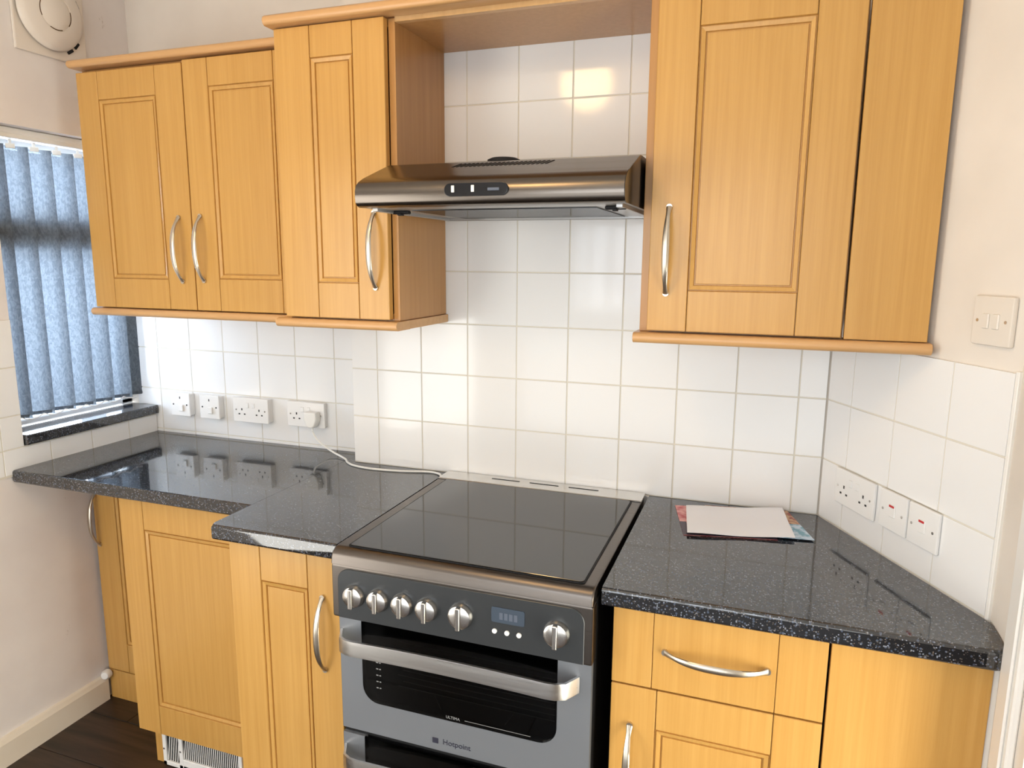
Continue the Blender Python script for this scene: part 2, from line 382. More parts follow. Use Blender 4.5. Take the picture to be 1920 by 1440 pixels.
# left wall with the side window opening (y -0.405 .. alcove, z 0.965 .. 1.912)
WY0, WZ0, WZ1 = -0.405, 0.965, 1.912
LW = LX - T
bm = bmesh.new()
box(bm, LW - .18, LW, REAR, AY + T, 0, WZ0); box(bm, LW - .18, LW, REAR, AY + T, WZ1, CEIL); box(bm, LW - .18, LW, REAR, WY0, WZ0, WZ1)
wall_left = struct('wall_left', bm, M['plaster_left'])
ML = Matrix(((0, -1, 0, LX), (1, 0, 0, 0), (0, 0, 1, 0), (0, 0, 0, 1)))     # local x -> +y, local y -> -x
gb = bmesh.new(); box(gb, LW - .0004, LX - G, -1.0, WY0 - .001, 0.88, 1.348); box(gb, LW - .0004, LX - G, WY0 - .001, AY - .002, 0.88, WZ0 - .001)
obj('grout_bed', gb, M['grout'], wall_left)
yb = [-0.922, -0.772, -0.622, -0.472, -0.322, -0.175, -0.026, AY - .001]
for a, b in zip(yb, yb[1:]): tile(wall_left, a, b, 0, 0.885, 0.963, ML)
yl = [-0.922, -0.772, -0.622, -0.472, WY0]
for z0, z1 in ((0.963, 1.063), (1.063, 1.208), (1.208, 1.350)):
    for a, b in zip(yl, yl[1:]): tile(wall_left, a, b, 0, z0, z1, ML)
struct('baseboard_left', prism(bmesh.new(), [(LW, 0), (LW + .018, 0), (LW + .018, .075), (LW + .012, .090), (LW, .092)], 'y', REAR, -0.212), M['skirting'])

# right wall, skewed
bm = bmesh.new()
def rprism(bm, s0, s1, o0, o1, z0, z1, bev=0.0):
    b = B(s0, s1, -o1, -o0, z0, z1, bev=bev); b.transform(Matrix.Translation((RX, 0, 0)) @ Matrix.Rotation(-TH, 4, 'Z'))
    me = bpy.data.meshes.new('tmp'); b.to_mesh(me); b.free(); bm.from_mesh(me); bpy.data.meshes.remove(me); return bm
rprism(bm, -0.05, 0.800, -T - .15, -T, 0, CEIL); rprism(bm, 0.800, 3.9, -T - .15, -T, 2.06, CEIL); rprism(bm, 1.68, 3.9, -T - .15, -T, 0, 2.06)
prism(bm, [(1.2262, -.472), (1.2275, -.70), (1.36, -.70), (1.36, -.472)], 'z', 0, CEIL)
wall_right = struct('wall_right', bm, M['plaster'])
obj('grout_bed', rprism(bmesh.new(), .004, .533, -T - .0004, -G, 0.88, 1.348), M['grout'], wall_right)
MR = Matrix.Translation((RX, 0, 0)) @ Matrix.Rotation(-TH, 4, 'Z')
ss = [0.001, .0942, .2442, .3942, .535]
for z0, z1 in ((0.885, 0.90), (0.90, 1.05), (1.05, 1.20), (1.20, 1.35)):
    for a, b in zip(ss, ss[1:]): tile(wall_right, a, b, 0, z0, z1, MR)
obj('tile_edge_trim', rprism(bmesh.new(), .535, .543, -T, .0015, 0.885, 1.352, bev=.001), M['trim'], wall_right)
bm = bmesh.new(); box(bm, 1.2145, 1.2268, -.668, -.592, 0, 2.13, bev=.003); box(bm, 1.209, 1.2146, -.655, -.612, 0, 2.11, bev=.0025)
struct('trim_1', bm, M['trim'])
bm = bmesh.new(); rprism(bm, .805, 1.675, -.06, -.02, 0.004, 2.055, bev=.002)
door1 = struct('door_1', bm, M['trim'])

# rear wall with the big window
bm = bmesh.new()
RWX0, RWX1, RWZ0, RWZ1 = -0.52, 1.02, 1.19, 2.07
box(bm, -1.55, RWX0, REAR - .15, REAR, 0, CEIL); box(bm, RWX1, 3.0, REAR - .15, REAR, 0, CEIL)
box(bm, RWX0, RWX1, REAR - .15, REAR, 0, RWZ0); box(bm, RWX0, RWX1, REAR - .15, REAR, RWZ1, CEIL)
struct('wall_rear', bm, M['rear_paint'])

bm = bmesh.new()
box(bm, RWX0 - .04, RWX1 + .04, -3.215, -3.175, RWZ0 - .05, RWZ0, bev=.004); box(bm, RWX0 - .04, RWX1 + .04, -3.215, -3.175, RWZ1, RWZ1 + .05, bev=.004)
box(bm, RWX0 - .04, RWX0, -3.215, -3.175, RWZ0, RWZ1, bev=.004); box(bm, RWX1, RWX1 + .04, -3.215, -3.175, RWZ0, RWZ1, bev=.004)
for i in range(10): box(bm, RWX0 + .085 + .15 * i, RWX0 + .135 + .15 * i, -3.198, -3.190, RWZ0 + .02, RWZ1)
struct('window_2', bm, M['upvc'])

# ------------------------------------------------------------------ side window, sill, blind
bm = bmesh.new(); fx0, fx1 = LW - .16, LW - .105
box(bm, fx0, fx1, WY0, WY0 + .05, WZ0 + .03, WZ1, bev=.004); box(bm, fx0, fx1, AY - .05, AY, WZ0 + .03, WZ1, bev=.004)
box(bm, fx0, fx1, WY0, AY, WZ0 + .035, WZ0 + .055, bev=.004); box(bm, fx0, fx1, WY0, AY, WZ1 - .05, WZ1, bev=.004)
box(bm, fx0, fx1, WY0, AY, 1.555, 1.655, bev=.004)
win = struct('window_1', bm, M['upvc'])
p = obj('pane', B(fx0 + .02, fx0 + .024, WY0 + .052, AY - .052, WZ0 + .056, 1.553), M['pane'], win)
p = obj('pane', B(fx0 + .02, fx0 + .024, WY0 + .052, AY - .052, 1.657, WZ1 - .052), M['pane'], win)
sill = obj('window_sill', B(LW - .104, LX + .012, WY0 + .001, AY - .002, 0.967, 0.9985, bev=.003, seg=2), M['stone'])
tag(sill, 'black speckled window sill under the vertical blind', 'window sill')

bl = thing('vertical_blind', 'vertical blind of blue-grey translucent slats hanging in the side window', 'blind', (-1.37, -0.15, 1.02))
hx = -1.36
bm = bmesh.new(); box(bm, hx - .022, hx + .022, WY0 + .002, AY - .004, 1.880, 1.910, bev=.003); box(bm, hx + .010, hx + .026, WY0 + .002, AY - .004, 1.893, 1.9105, bev=.003)
obj('headrail', bm, M['rail_metal'], bl, smooth=True)
def slat_mesh(w, z0, z1):
    bm = bmesh.new(); n = 6; th = .0012; rows_ = (z0, z1)
    g = [[[bm.verts.new((-w / 2 + w * i / n, (0.004 * math.cos(math.pi * (i / n - .5))) + k * th, z)) for z in rows_] for i in range(n + 1)] for k in (0, 1)]
    for i in range(n):
        for k in (0, 1):
            q = [g[k][i][0], g[k][i + 1][0], g[k][i + 1][1], g[k][i][1]]
            bm.faces.new(q if k == 0 else q[::-1])
        bm.faces.new((g[0][i][0], g[1][i][0], g[1][i + 1][0], g[0][i + 1][0])); bm.faces.new((g[0][i][1], g[0][i + 1][1], g[1][i + 1][1], g[1][i][1]))
    for s in (0, n): bm.faces.new((g[0][s][0], g[0][s][1], g[1][s][1], g[1][s][0]))
    return bm
sl_me = finish(bpy.data.meshes.new('slat'), slat_mesh(.089, 0.018, .845), M['fabric'], True)
wt_me = finish(bpy.data.meshes.new('slat_weight'), B(-.036, .036, .0010, .0030, .020, .030, bev=.0004), M['fabric'])
hk_bm = bmesh.new(); box(hk_bm, -.012, .012, -.002, .006, .838, .852, bev=.001); box(hk_bm, -.004, .004, -.001, .004, .850, .866)
hk_me = finish(bpy.data.meshes.new('slat_hanger'), hk_bm, M['rail_metal'])
ys_ = [-.372 + .0755 * i for i in range(7)]
for i, yy in enumerate(ys_):
    o = link(bpy.data.objects.new('slat', sl_me), bl)
    o.location = (hx - .004 + 1.37, yy + .15, 1.016 - 1.02); o.rotation_euler = (0, 0, math.radians(90 - 32 + random.uniform(-4, 4)))
    link(bpy.data.objects.new('slat_hanger', hk_me), o)
    link(bpy.data.objects.new('slat_weight', wt_me), o)
pts = []
for i in range(len(ys_) - 1):
    for t in (0, .25, .5, .75): pts.append((hx + .018, ys_[i] + (ys_[i + 1] - ys_[i]) * t, 1.041 - .012 * math.sin(math.pi * t)))
obj('bead_chain', sweep(bmesh.new(), pts, .0016, 6), M['plastic'], bl)

# ------------------------------------------------------------------ extractor fan on the left wall
fz, fy = 2.255, -0.192
fan = thing('extractor_fan', 'round cream extractor fan on square plate high on left wall', 'extractor fan', (LW, fy, fz - .12), math.pi / 2)
obj('back_plate', B(-.112, .125, -.010, 0, -.005, .24, bev=.004, seg=2), M['fan_plastic'], fan, world=False)
obj('fan_duct', cyl(bmesh.new(), (0, -.0101, .12), (0, -1, 0), .094, .007, 36), M['black'], fan, world=False)
cov = obj('fan_cover', lathe(bmesh.new(), (0, -.010, .12), (0, -1, 0), [(.100, .007), (.1045, .008), (.1055, .012), (.102, .019), (.090, .028), (.060, .034), (.052, .0345), (.050, .0325), (.048, .0345), (.034, .041), (0, .043)], 48), M['fan_plastic'], fan, world=False, smooth=True)
for a0, a1 in ((150, 205), (245, 290), (-35, 15)):
    bm = bmesh.new(); sweep(bm, [(.050 * math.cos(math.radians(a0 + (a1 - a0) * k / 8)), -.0435, .12 + .050 * math.sin(math.radians(a0 + (a1 - a0) * k / 8))) for k in range(9)], .0016, 6)
    obj('shutter_slot', bm, M['wood_dark'], cov, world=False)
for a in (-38, -55, 28):
    b = B(-.011, .011, -.002, .0015, -.004, .004); b.transform(Matrix.Translation((.113 * math.cos(math.radians(a)), -.0115, .12 + .113 * math.sin(math.radians(a)))) @ Matrix.Rotation(-math.radians(a + 90), 4, 'Y'))
    obj('vent_slot', b, M['black'], fan, world=False)

# ------------------------------------------------------------------ doors and handles
def bow_handle(parent, c, length, vertical=True, out=.030, name='handle'):
    """c: world centre on the door face (y = face)"""
    bm = bmesh.new(); n = 22; pts, fl = [], []
    for i in range(n + 1):
        t = -1 + 2 * i / n; a = abs(t)
        o = out * (1 - a ** 2.6) + .004
        w = .0034 + .0046 * math.cos(t * math.pi / 2) ** 0.8; h = .0030 + .0016 * math.cos(t * math.pi / 2)
        if a > .86: w += .0035 * (a - .86) / .14; 
        u = t * length / 2
        pts.append((c[0], c[1] - o, c[2] + u) if vertical else (c[0] + u, c[1] - o, c[2])); fl.append((w, h))
    sweep(bm, pts, 0, 10, flat=fl, upv=(0, -1, 0))
    for s in (-1, 1):
        e = (c[0], c[1], c[2] + s * length / 2) if vertical else (c[0] + s * length / 2, c[1], c[2])
        cyl(bm, e, (0, -1, 0), .0065, .0055, 14)
    return obj(name, bm, M['nickel'], parent, smooth=True)
def door(parent, x0, x1, z0, z1, yf, sl, sr, rt_, rb, th=.019, name='door', grooves=True):
    """a shaker style wrapped door: stiles, rails with fine joint grooves, and a recessed panel with a bead"""
    bm = bmesh.new(); y0, y1 = yf, yf + th; g = .0008; bv = .0013
    box(bm, x0, x0 + sl - g, y0, y1, z0, z1, bev=bv); box(bm, x1 - sr + g, x1, y0, y1, z0, z1, bev=bv)
    box(bm, x0 + sl + g, x1 - sr - g, y0, y1, z1 - rt_, z1, bev=bv); box(bm, x0 + sl + g, x1 - sr - g, y0, y1, z0, z0 + rb, bev=bv)
    box(bm, x0 + .002, x1 - .002, y0 + .010, y1 - .0005, z0 + .002, z1 - .002)
    d = obj(name, bm, M['wood'], parent)
    a0, a1, c0, c1 = x0 + sl, x1 - sr, z0 + rb, z1 - rt_
    bm = bmesh.new(); rings = []
    for ins, dep in ((0, .0002), (.0008, .0045), (.0024, .0045), (.0032, .0012), (.0112, .0036), (.0122, .0085), (.0146, .0085), (.0156, .0048)):
        rings.append([bm.verts.new((px, yf + dep, pz)) for px, pz in ((a0 + ins, c0 + ins), (a1 - ins, c0 + ins), (a1 - ins, c1 - ins), (a0 + ins, c1 - ins))])
    for A, D in zip(rings, rings[1:]):
        for k in range(4): bm.faces.new((A[k], A[(k + 1) % 4], D[(k + 1) % 4], D[k]))
    bm.faces.new(rings[-1])
    back = [bm.verts.new((px, yf + .0098, pz)) for px, pz in ((a0, c0), (a1, c0), (a1, c1), (a0, c1))]
    for k in range(4): bm.faces.new((rings[0][k], back[k], back[(k + 1) % 4], rings[0][(k + 1) % 4]))
    bm.faces.new(back[::-1])
    obj('door_panel', bm, M['wood'], d)
    return d
def carcass(parent, x0, x1, y0, y1, z0, z1, gap_x=None):
    """cupboard box with end panels; all in the shade-darkened oak tone"""
    bm = bmesh.new(); t = .018
    box(bm, x0, x0 + t, y0, y1, z0, z1, bev=.0008); box(bm, x1 - t, x1, y0, y1, z0, z1, bev=.0008)
    box(bm, x0 + t, x1 - t, y0 + .001, y1, z0, z0 + t); box(bm, x0 + t, x1 - t, y0 + .001, y1, z1 - t, z1); box(bm, x0 + t, x1 - t, y1 - .008, y1, z0 + t, z1 - t)
    return obj('carcass', bm, M['wood_shade'], parent)
def rail_moulding(parent, x0, x1, yf, z0, z1, depth, name, ret=None):
    """rounded light pelmet / cornice strip along x; ret = y to which the right-hand return runs"""
    h = z1 - z0; r = h / 2; pts = []
    for i in range(9):
        a = math.radians(-90 + 180 * i / 8); pts.append((yf + r - r * math.cos(a) * 1.0, z0 + r + r * math.sin(a)))
    pts += [(yf + depth, z1), (yf + depth, z0)]
    bm = prism(bmesh.new(), pts, 'x', x0, x1, bev=.0018, seg=2)
    if ret is not None: box(bm, x1 - .020, x1, yf + depth - .002, ret, z0 + .001, z1 - .0002, bev=.0012)
    return obj(name, bm, M['wood_h'], parent, smooth=True)

# wall cupboard 1 (double, left)
c1 = thing('wall_cupboard', 'double-door oak wall cupboard beside the window blind', 'cupboard', (-0.80, AY, 1.378))
carcass(c1, -1.166, -0.400, -0.1960, AY - .001, 1.378, 2.080)
d = door(c1, -1.165, -0.7715, 1.381, 2.069, -0.220, .080, .098, .080, .088); bow_handle(d, (-0.8135, -0.220, 1.556), .184)
d = door(c1, -0.7675, -0.400, 1.381, 2.075, -0.220, .085, .065, .075, .092); bow_handle(d, (-0.735, -0.220, 1.559), .184)
rail_moulding(c1, -1.184, -0.400, -0.226, 1.354, 1.3775, .075, 'light_rail')
rail_moulding(c1, -1.180, -0.402, -0.238, 2.0815, 2.1035, .075, 'cornice')

# wall cupboard 2 (single)
c2 = thing('wall_cupboard', 'narrow single-door oak wall cupboard left of the cooker hood', 'cupboard', (-0.235, 0, 1.378))
carcass(c2, -0.397, -0.067, -0.2780, -.001, 1.378, 2.0975)
d = door(c2, -0.395, -0.084, 1.382, 2.096, -0.302, .103, .087, .075, .090); bow_handle(d, (-0.1205, -0.302, 1.554), .184)
rail_moulding(c2, -0.424, -0.060, -0.312, 1.354, 1.3775, .075, 'light_rail', ret=-.002)
# wall cupboard 3 (single + filler)
c3 = thing('wall_cupboard', 'tall oak wall cupboard right of the hood with a plain filler panel', 'cupboard', (0.76, 0, 1.378))
carcass(c3, 0.541, 0.960, -0.2780, -.001, 1.378, 2.0975)
d = door(c3, 0.5605, 0.9555, 1.382, 2.096, -0.302, .085, .0885, .089, .0885); bow_handle(d, (0.5995, -0.302, 1.556), .184)
bm = B(0.9615, 1.112, -0.300, -0.282, 1.379, 2.0975, bev=.0008)
obj('filler_panel', bm, M['wood'], c3)
rail_moulding(c3, 0.532, 1.120, -0.318, 1.354, 1.3775, .075, 'light_rail')
# bridging shelf above the hood and long cornice
br = thing('bridging_shelf', 'oak bridging panel spanning the two cupboards above the hood', 'shelf', (0.237, -.14, 2.09))
obj('shelf_board', B(-0.0665, 0.5405, -0.262, -.001, 2.0900, 2.1080), M['wood_shade'], br)
obj('fascia', B(-0.0665, 0.5405, -0.2805, -0.2622, 2.0885, 2.1080, bev=.001), M['wood_edge'], br)
bm = bmesh.new(); hh = []
pts = [(-0.320, 2.099), (-0.3265, 2.1035), (-0.3295, 2.1115), (-0.3265, 2.1195), (-0.320, 2.124), (-0.245, 2.124), (-0.245, 2.1085), (-0.284, 2.1085), (-0.284, 2.099)]
prism(bm, pts, 'x', -0.408, 1.105, bev=.002)
lc = obj('cornice', bm, M['wood_h'], smooth=True); tag(lc, 'long oak cornice running above the hood and the tall cupboards', 'cornice')

# ------------------------------------------------------------------ cooker hood
hd = thing('cooker_hood', 'brushed steel visor cooker hood above the hob', 'cooker hood', (0.235, -.002, 1.644))
HX0, HX1 = -0.0655, 0.5345
prof = [(-.002, 1.649), (-.440, 1.6465), (-.462, 1.6465), (-.471, 1.650), (-.4765, 1.6565), (-.4785, 1.668), (-.4775, 1.682), (-.473, 1.693), (-.462, 1.702), (-.440, 1.7125), (-.330, 1.752), (-.318, 1.7555), (-.300, 1.757), (-.002, 1.760)]
obj('canopy', prism(bmesh.new(), prof, 'x', HX0, HX1), M['hood_steel'], hd, smooth=True)
for s, (a, b) in enumerate(((HX0 - .0006, HX0 + .0004), (HX1 - .0004, HX1 + .0012))):
    obj('end_cap', prism(bmesh.new(), [(q[0] * .999, q[1]) for q in prof], 'x', a, b), M['black_gloss'] if s else M['hood_steel'], hd)
bm = bmesh.new(); box(bm, HX0 + .012, HX1 - .012, -.438, -.425, 1.6460, 1.6505, bev=.001); box(bm, HX0 + .012, HX1 - .012, -.030, -.010, 1.640, 1.6505, bev=.001)
box(bm, HX0 + .012, HX0 + .026, -.425, -.03, 1.640, 1.6505, bev=.001); box(bm, HX1 - .026, HX1 - .012, -.425, -.03, 1.640, 1.6505, bev=.001)
obj('underside_frame', bm, M['hood_under'], hd)
bm = bmesh.new(); box(bm, HX0 + .027, HX1 - .027, -.424, -.031, 1.6465, 1.6487)
obj('filter_tray', bm, M['hood_under'], hd)
bm = bmesh.new()
for i in range(26): box(bm, .015, .455, -.365 + i * .0125, -.358 + i * .0125, 1.6440, 1.6462)
obj('filter_grille', bm, M['black_gloss'], hd)
for lx, ly in ((-.022, -.345), (.500, -.385)):
    bm = bmesh.new(); box(bm, lx - .022, lx + .022, ly - .007, ly + .007, 1.6385, 1.6463, bev=.002); box(bm, lx - .005, lx + .005, ly - .013, ly + .004, 1.635, 1.640, bev=.001)
    obj('filter_latch', bm, M['black'], hd)
pill = prism(bmesh.new(), rrect(.153, .296, 1.664, 1.691, .0133, 8), 'y', -.4835, -.4775, bev=.0012, seg=2)
cp = obj('control_panel', pill, M['black_gloss'], hd, smooth=True)
for cx in (.174, .219): obj('rocker_switch', B(cx - .0035, cx + .0035, -.4865, -.4836, 1.672, 1.686, bev=.0008), M['button'], cp)
obj('slider_switch', B(.252, .278, -.4855, -.4836, 1.674, 1.680, bev=.0008), M['lcd_seg'], cp)
sl_n = (Vector((0, -(1.752 - 1.7125), -(.440 - .330))).normalized())
bm = bmesh.new()
for i in range(22):
    x = .118 + i * .0105
    yA, yB = -.366, -.338
    zA = 1.7125 + (.440 + yA) / .110 * .0395; zB = 1.7125 + (.440 + yB) / .110 * .0395
    v = [bm.verts.new(p_) for p_ in ((x, yA, zA + .0008), (x + .0042, yA, zA + .0008), (x + .0142, yB, zB + .0008), (x + .010, yB, zB + .0008))]
    w_ = [bm.verts.new((q.co.x, q.co.y, q.co.z - .003)) for q in v]
    bm.faces.new(v); bm.faces.new(w_[::-1])
    for k in range(4): bm.faces.new((v[k], w_[k], w_[(k + 1) % 4], v[(k + 1) % 4]))
obj('vent_slots', bm, M['black'], hd)
obj('duct_cap', lathe(bmesh.new(), (.206, -.262, 1.7585), (0, 0, 1), [(.040, 0), (.039, .006), (.030, .010), (0, .0115)], 24), M['black'], hd, smooth=True)

# ------------------------------------------------------------------ worktops
def worktop(name, pts, label, front_pts):
    bm = bmesh.new()
    v0 = [bm.verts.new((x, y, .862)) for x, y in pts]; v1 = [bm.verts.new((x, y, .900)) for x, y in pts]
    n = len(pts); bm.faces.new(v0[::-1]); bm.faces.new(v1)
    for i in range(n): bm.faces.new((v0[i], v0[(i + 1) % n], v1[(i + 1) % n], v1[i]))
    bmesh.ops.recalc_face_normals(bm, faces=bm.faces[:]); bm.edges.ensure_lookup_table()
    es = []
    for e in bm.edges:
        a, b = e.verts
        if abs(a.co.z - b.co.z) < 1e-6 and any(abs(a.co.x - p0[0]) < 1e-5 and abs(a.co.y - p0[1]) < 1e-5 and abs(b.co.x - p1[0]) < 1e-5 and abs(b.co.y - p1[1]) < 1e-5 or
               abs(b.co.x - p0[0]) < 1e-5 and abs(b.co.y - p0[1]) < 1e-5 and abs(a.co.x - p1[0]) < 1e-5 and abs(a.co.y - p1[1]) < 1e-5 for p0, p1 in front_pts): es.append(e)
    bmesh.ops.bevel(bm, geom=es, offset=.0075, segments=3, profile=.5, affect='EDGES')
    return tag(obj(name, bm, M['stone'], smooth=True), label, 'worktop')
P1 = [(LX + .0005, AY - .001), (LX + .0005, -.452), (-.4225, -.452), (-.4225, AY - .001)]
worktop('worktop', P1, 'black speckled worktop under the window sill and the four left sockets', [(P1[1], P1[2])])
P2 = [(-.4215, AY - .001), (-.4215, -.590), (-.4165, -.598), (-.0685, -.598), (-.0685, -.001), (BX, -.001), (BX - .0008, AY - .001)]
worktop('worktop', P2, 'short deep black speckled worktop on the left side of the cooker', [(P2[1], P2[2]), (P2[2], P2[3])])
e1 = rw(.535, .001); 
arc = [(1.2185 + .008 * math.cos(math.radians(a)) - .002, -.585 - .012 * math.sin(math.radians(-a))) for a in (0, -45, -90)]
P3 = [(.5395, -.001), (.5395, -.598)] + [(1.208, -.598), (1.217, -.594), (1.2225, -.585), (1.2255, -.560), (1.2255, -.500)] + [(e1.x - .004, e1.y), (RX - .003, -.001)]
worktop('worktop', P3, 'tapering black speckled worktop right of the cooker with papers on it', [(P3[1], P3[2]), (P3[2], P3[3]), (P3[3], P3[4]), (P3[4], P3[5])])

# ------------------------------------------------------------------ base units
# corner unit set back by the left wall
b0 = thing('base_cupboard', 'shallow set-back oak base cupboard in the corner by the scuffed wall', 'cupboard', (-1.10, AY, 0))
carcass(b0, -1.2865, -0.925, -0.1795, AY - .002, .105, .8605)
d = door(b0, -1.286, -0.926, .112, .855, -.201, .095, .095, .085, .105); bow_handle(d, (-1.268, -.201, .664), .184)
obj('plinth', B(-1.286, -0.926, -.200, -.182, .001, .108, bev=.0008), M['wood'], b0)
# base unit with kickspace heater
b1 = thing('base_cupboard', 'oak base cupboard with white heater grille in its plinth', 'cupboard', (-0.65, AY, 0))
carcass(b1, -0.912, -0.402, -.3995, AY - .002, .130, .8605)
d = door(b1, -0.911, -0.400, .118, .8585, -.422, .085, .085, .092, .094)
obj('plinth', B(-0.876, -0.400, -.398, -.380, .001, .124, bev=.0008), M['wood'], b1)
hg = thing('kickspace_heater', 'white slatted heater grille at the foot of the left base cupboard', 'heater', (-.70, -.399, .002))
bm = bmesh.new(); gx0, gx1, gz0, gz1 = -.842, -.545, .003, .113
box(bm, gx0, gx1, -.4065, -.3985, gz0, gz0 + .014, bev=.0015); box(bm, gx0, gx1, -.4065, -.3985, gz1 - .010, gz1, bev=.0015)
box(bm, gx0, gx0 + .014, -.4065, -.3985, gz0, gz1, bev=.0015); box(bm, gx1 - .012, gx1, -.4065, -.3985, gz0, gz1, bev=.0015); box(bm, -.780, -.765, -.4065, -.3985, gz0, gz1, bev=.0015)
box(bm, -.765, gx1, -.4065, -.3985, gz0, gz0 + .034, bev=.0015)
obj('grille_frame', bm, M['plastic'], hg)
obj('grille_back', B(gx0 + .004, gx1 - .004, -.3995, -.3984, gz0 + .004, gz1 - .004), M['black'], hg)
sm_ = {}
for x0_, x1_, zb in ((-.826, -.782, .018), (-.763, -.559, .038)):
    n_ = int((x1_ - x0_) / .0075)
    key = zb
    sm_[key] = finish(bpy.data.meshes.new('slat'), B(-.0012, .0012, -.0028, 0, 0, .102 - zb), M['plastic'])
    for i in range(n_ + 1):
        o = link(bpy.data.objects.new('slat', sm_[key]), hg); o.location = (x0_ + (x1_ - x0_) * i / n_ + .70, -.3998 + .399, zb + .001 - .002); o.rotation_euler = (0, math.radians(8), 0)
for zz, xx in ((.058, -.8355), (.062, -.7725)): obj('screw', cyl(bmesh.new(), (xx, -.4065, zz), (0, -1, 0), .003, .0012, 10), M['knob'], hg)
obj('maker_badge', B(-.735, -.705, -.4072, -.4066, .012, .018), M['lcd_seg'], hg)
# base unit left of the cooker
b2 = thing('base_cupboard', 'narrow oak base cupboard with bow handle left of the cooker', 'cupboard', (-.235, 0, 0))
carcass(b2, -0.389, -0.0765, -.5535, -.002, .130, .8605)
d = door(b2, -0.3865, -0.079, .118, .8585, -.576, .089, .085, .090, .090); bow_handle(d, (-.1225, -.576, .6635), .184)
obj('plinth', B(-0.386, -0.078, -.540, -.522, .001, .124, bev=.0008), M['wood'], b2)
# drawer unit right of the cooker
b3 = thing('drawer_unit', 'oak base unit with one drawer over a door right of the cooker', 'cupboard', (.76, 0, 0))
carcass(b3, 0.5585, 0.9585, -.5535, -.002, .130, .8605)
bm = bmesh.new(); g = .0006; yf = -.576
for a_, b_ in ((.5605, .640), (.6412, .8705), (.8717, .9555)): box(bm, a_, b_, yf, yf + .019, .693, .8585, bev=.0012)
box(bm, .562, .954, yf + .010, yf + .0185, .695, .8565)
dr = obj('drawer', bm, M['wood'], b3); bow_handle(dr, (.7595, yf, .777), .190, vertical=False)
d = door(b3, .5605, .9555, .118, .689, yf, .0915, .0845, .085, .092); bow_handle(d, (.6015, yf, .512), .184)
obj('plinth', B(.559, .958, -.540, -.522, .001, .124, bev=.0008), M['wood'], b3)
obj('filler_panel', B(.9605, 1.2125, -.574, -.556, .001, .8605, bev=.0008), M['wood'], b3)
obj('scribe_strip', B(1.2130, 1.2225, -.571, -.556, .001, .8605, bev=.001), M['trim'], b3, label='white scribe strip against the wall')

# ------------------------------------------------------------------ cooker
ck = thing('cooker', 'graphite freestanding electric cooker with glass hob and silver oven doors', 'cooker', (.235, -.30, 0))
KX0, KX1 = -.062, .530
YF = -.626
obj('body', B(KX0 + .006, KX1 - .006, -.592, -.030, .02, .868), M['black'], ck)
# steel surround with a rolled front edge, glass let in
prof = [(-.030, .8705), (-.030, .9035), (-.600, .9045), (-.612, .9025), (-.621, .8965), (-.6265, .887), (-.6285, .8705)]
obj('hob_surround', prism(bmesh.new(), prof, 'x', KX0, KX1, bev=.004, seg=3), M['cooker_steel'], ck, smooth=True)
obj('hob_seal', prism(bmesh.new(), rrect(-.0335, .5065, -.603, -.080, .008, 5), 'z', .9035, .9062), M['black'], ck)
obj('hob_glass', prism(bmesh.new(), rrect(-.030, .503, -.600, -.084, .008, 5), 'z', .9050, .9078, bev=.0006, seg=1), M['hob_glass'], ck)
rs = obj('rear_vent_strip', B(KX0, KX1, -.078, -.006, .9036, .9075, bev=.0015), M['strap'], ck)
for xx in (.090, .205, .320): obj('vent_slot', B(xx, xx + .085, -.036, -.031, .9070, .9082), M['black'], rs)
# control panel
obj('control_housing', B(KX0 - .001, KX1 + .001, YF, -.593, .744, .8695, bev=.005, seg=2), M['cooker_steel'], ck, smooth=True)
face = prism(bmesh.new(), rrect(KX0 + .016, KX1 - .016, .746, .8625, .030, 8, (0, 0, 1, 1)), 'y', YF - .0025, YF + .001, bev=.0012, seg=1)
obj('control_fascia', face, M['cooker_grey'], ck, smooth=True)
KN = []
for i, kx in enumerate((-.004, .056, .115, .173, .251, .4585)):
    R_ = .0265 if i > 3 else .0245
    k = obj('knob', lathe(bmesh.new(), (kx, YF - .0026, .8035), (0, -1, 0), [(R_ * 1.05, 0), (R_ * 1.05, .003), (R_, .006), (R_ * .93, .012), (R_ * .70, .0145), (0, .015)], 28), M['knob'], ck, smooth=True)
    obj('grip', B(kx - .0050, kx + .0050, YF - .0245, YF - .010, .8035 - R_ * .96, .8035 + R_ * .96, bev=.0025, seg=3), M['knob'], k, smooth=True)
dp = obj('display', prism(bmesh.new(), rrect(.3195, .391, .8045, .8375, .004, 4), 'y', YF - .0042, YF - .0026), M['lcd'], ck)
for i in range(4): obj('digit', B(.337 + i * .0105, .3445 + i * .0105, YF - .0046, YF - .0043, .812, .827), M['lcd_seg'], dp)
for bx in (.3265, .3535, .3795): obj('button', cyl(bmesh.new(), (bx, YF - .0026, .7845), (0, -1, 0), .0052, .003, 18), M['button'], ck, smooth=True)
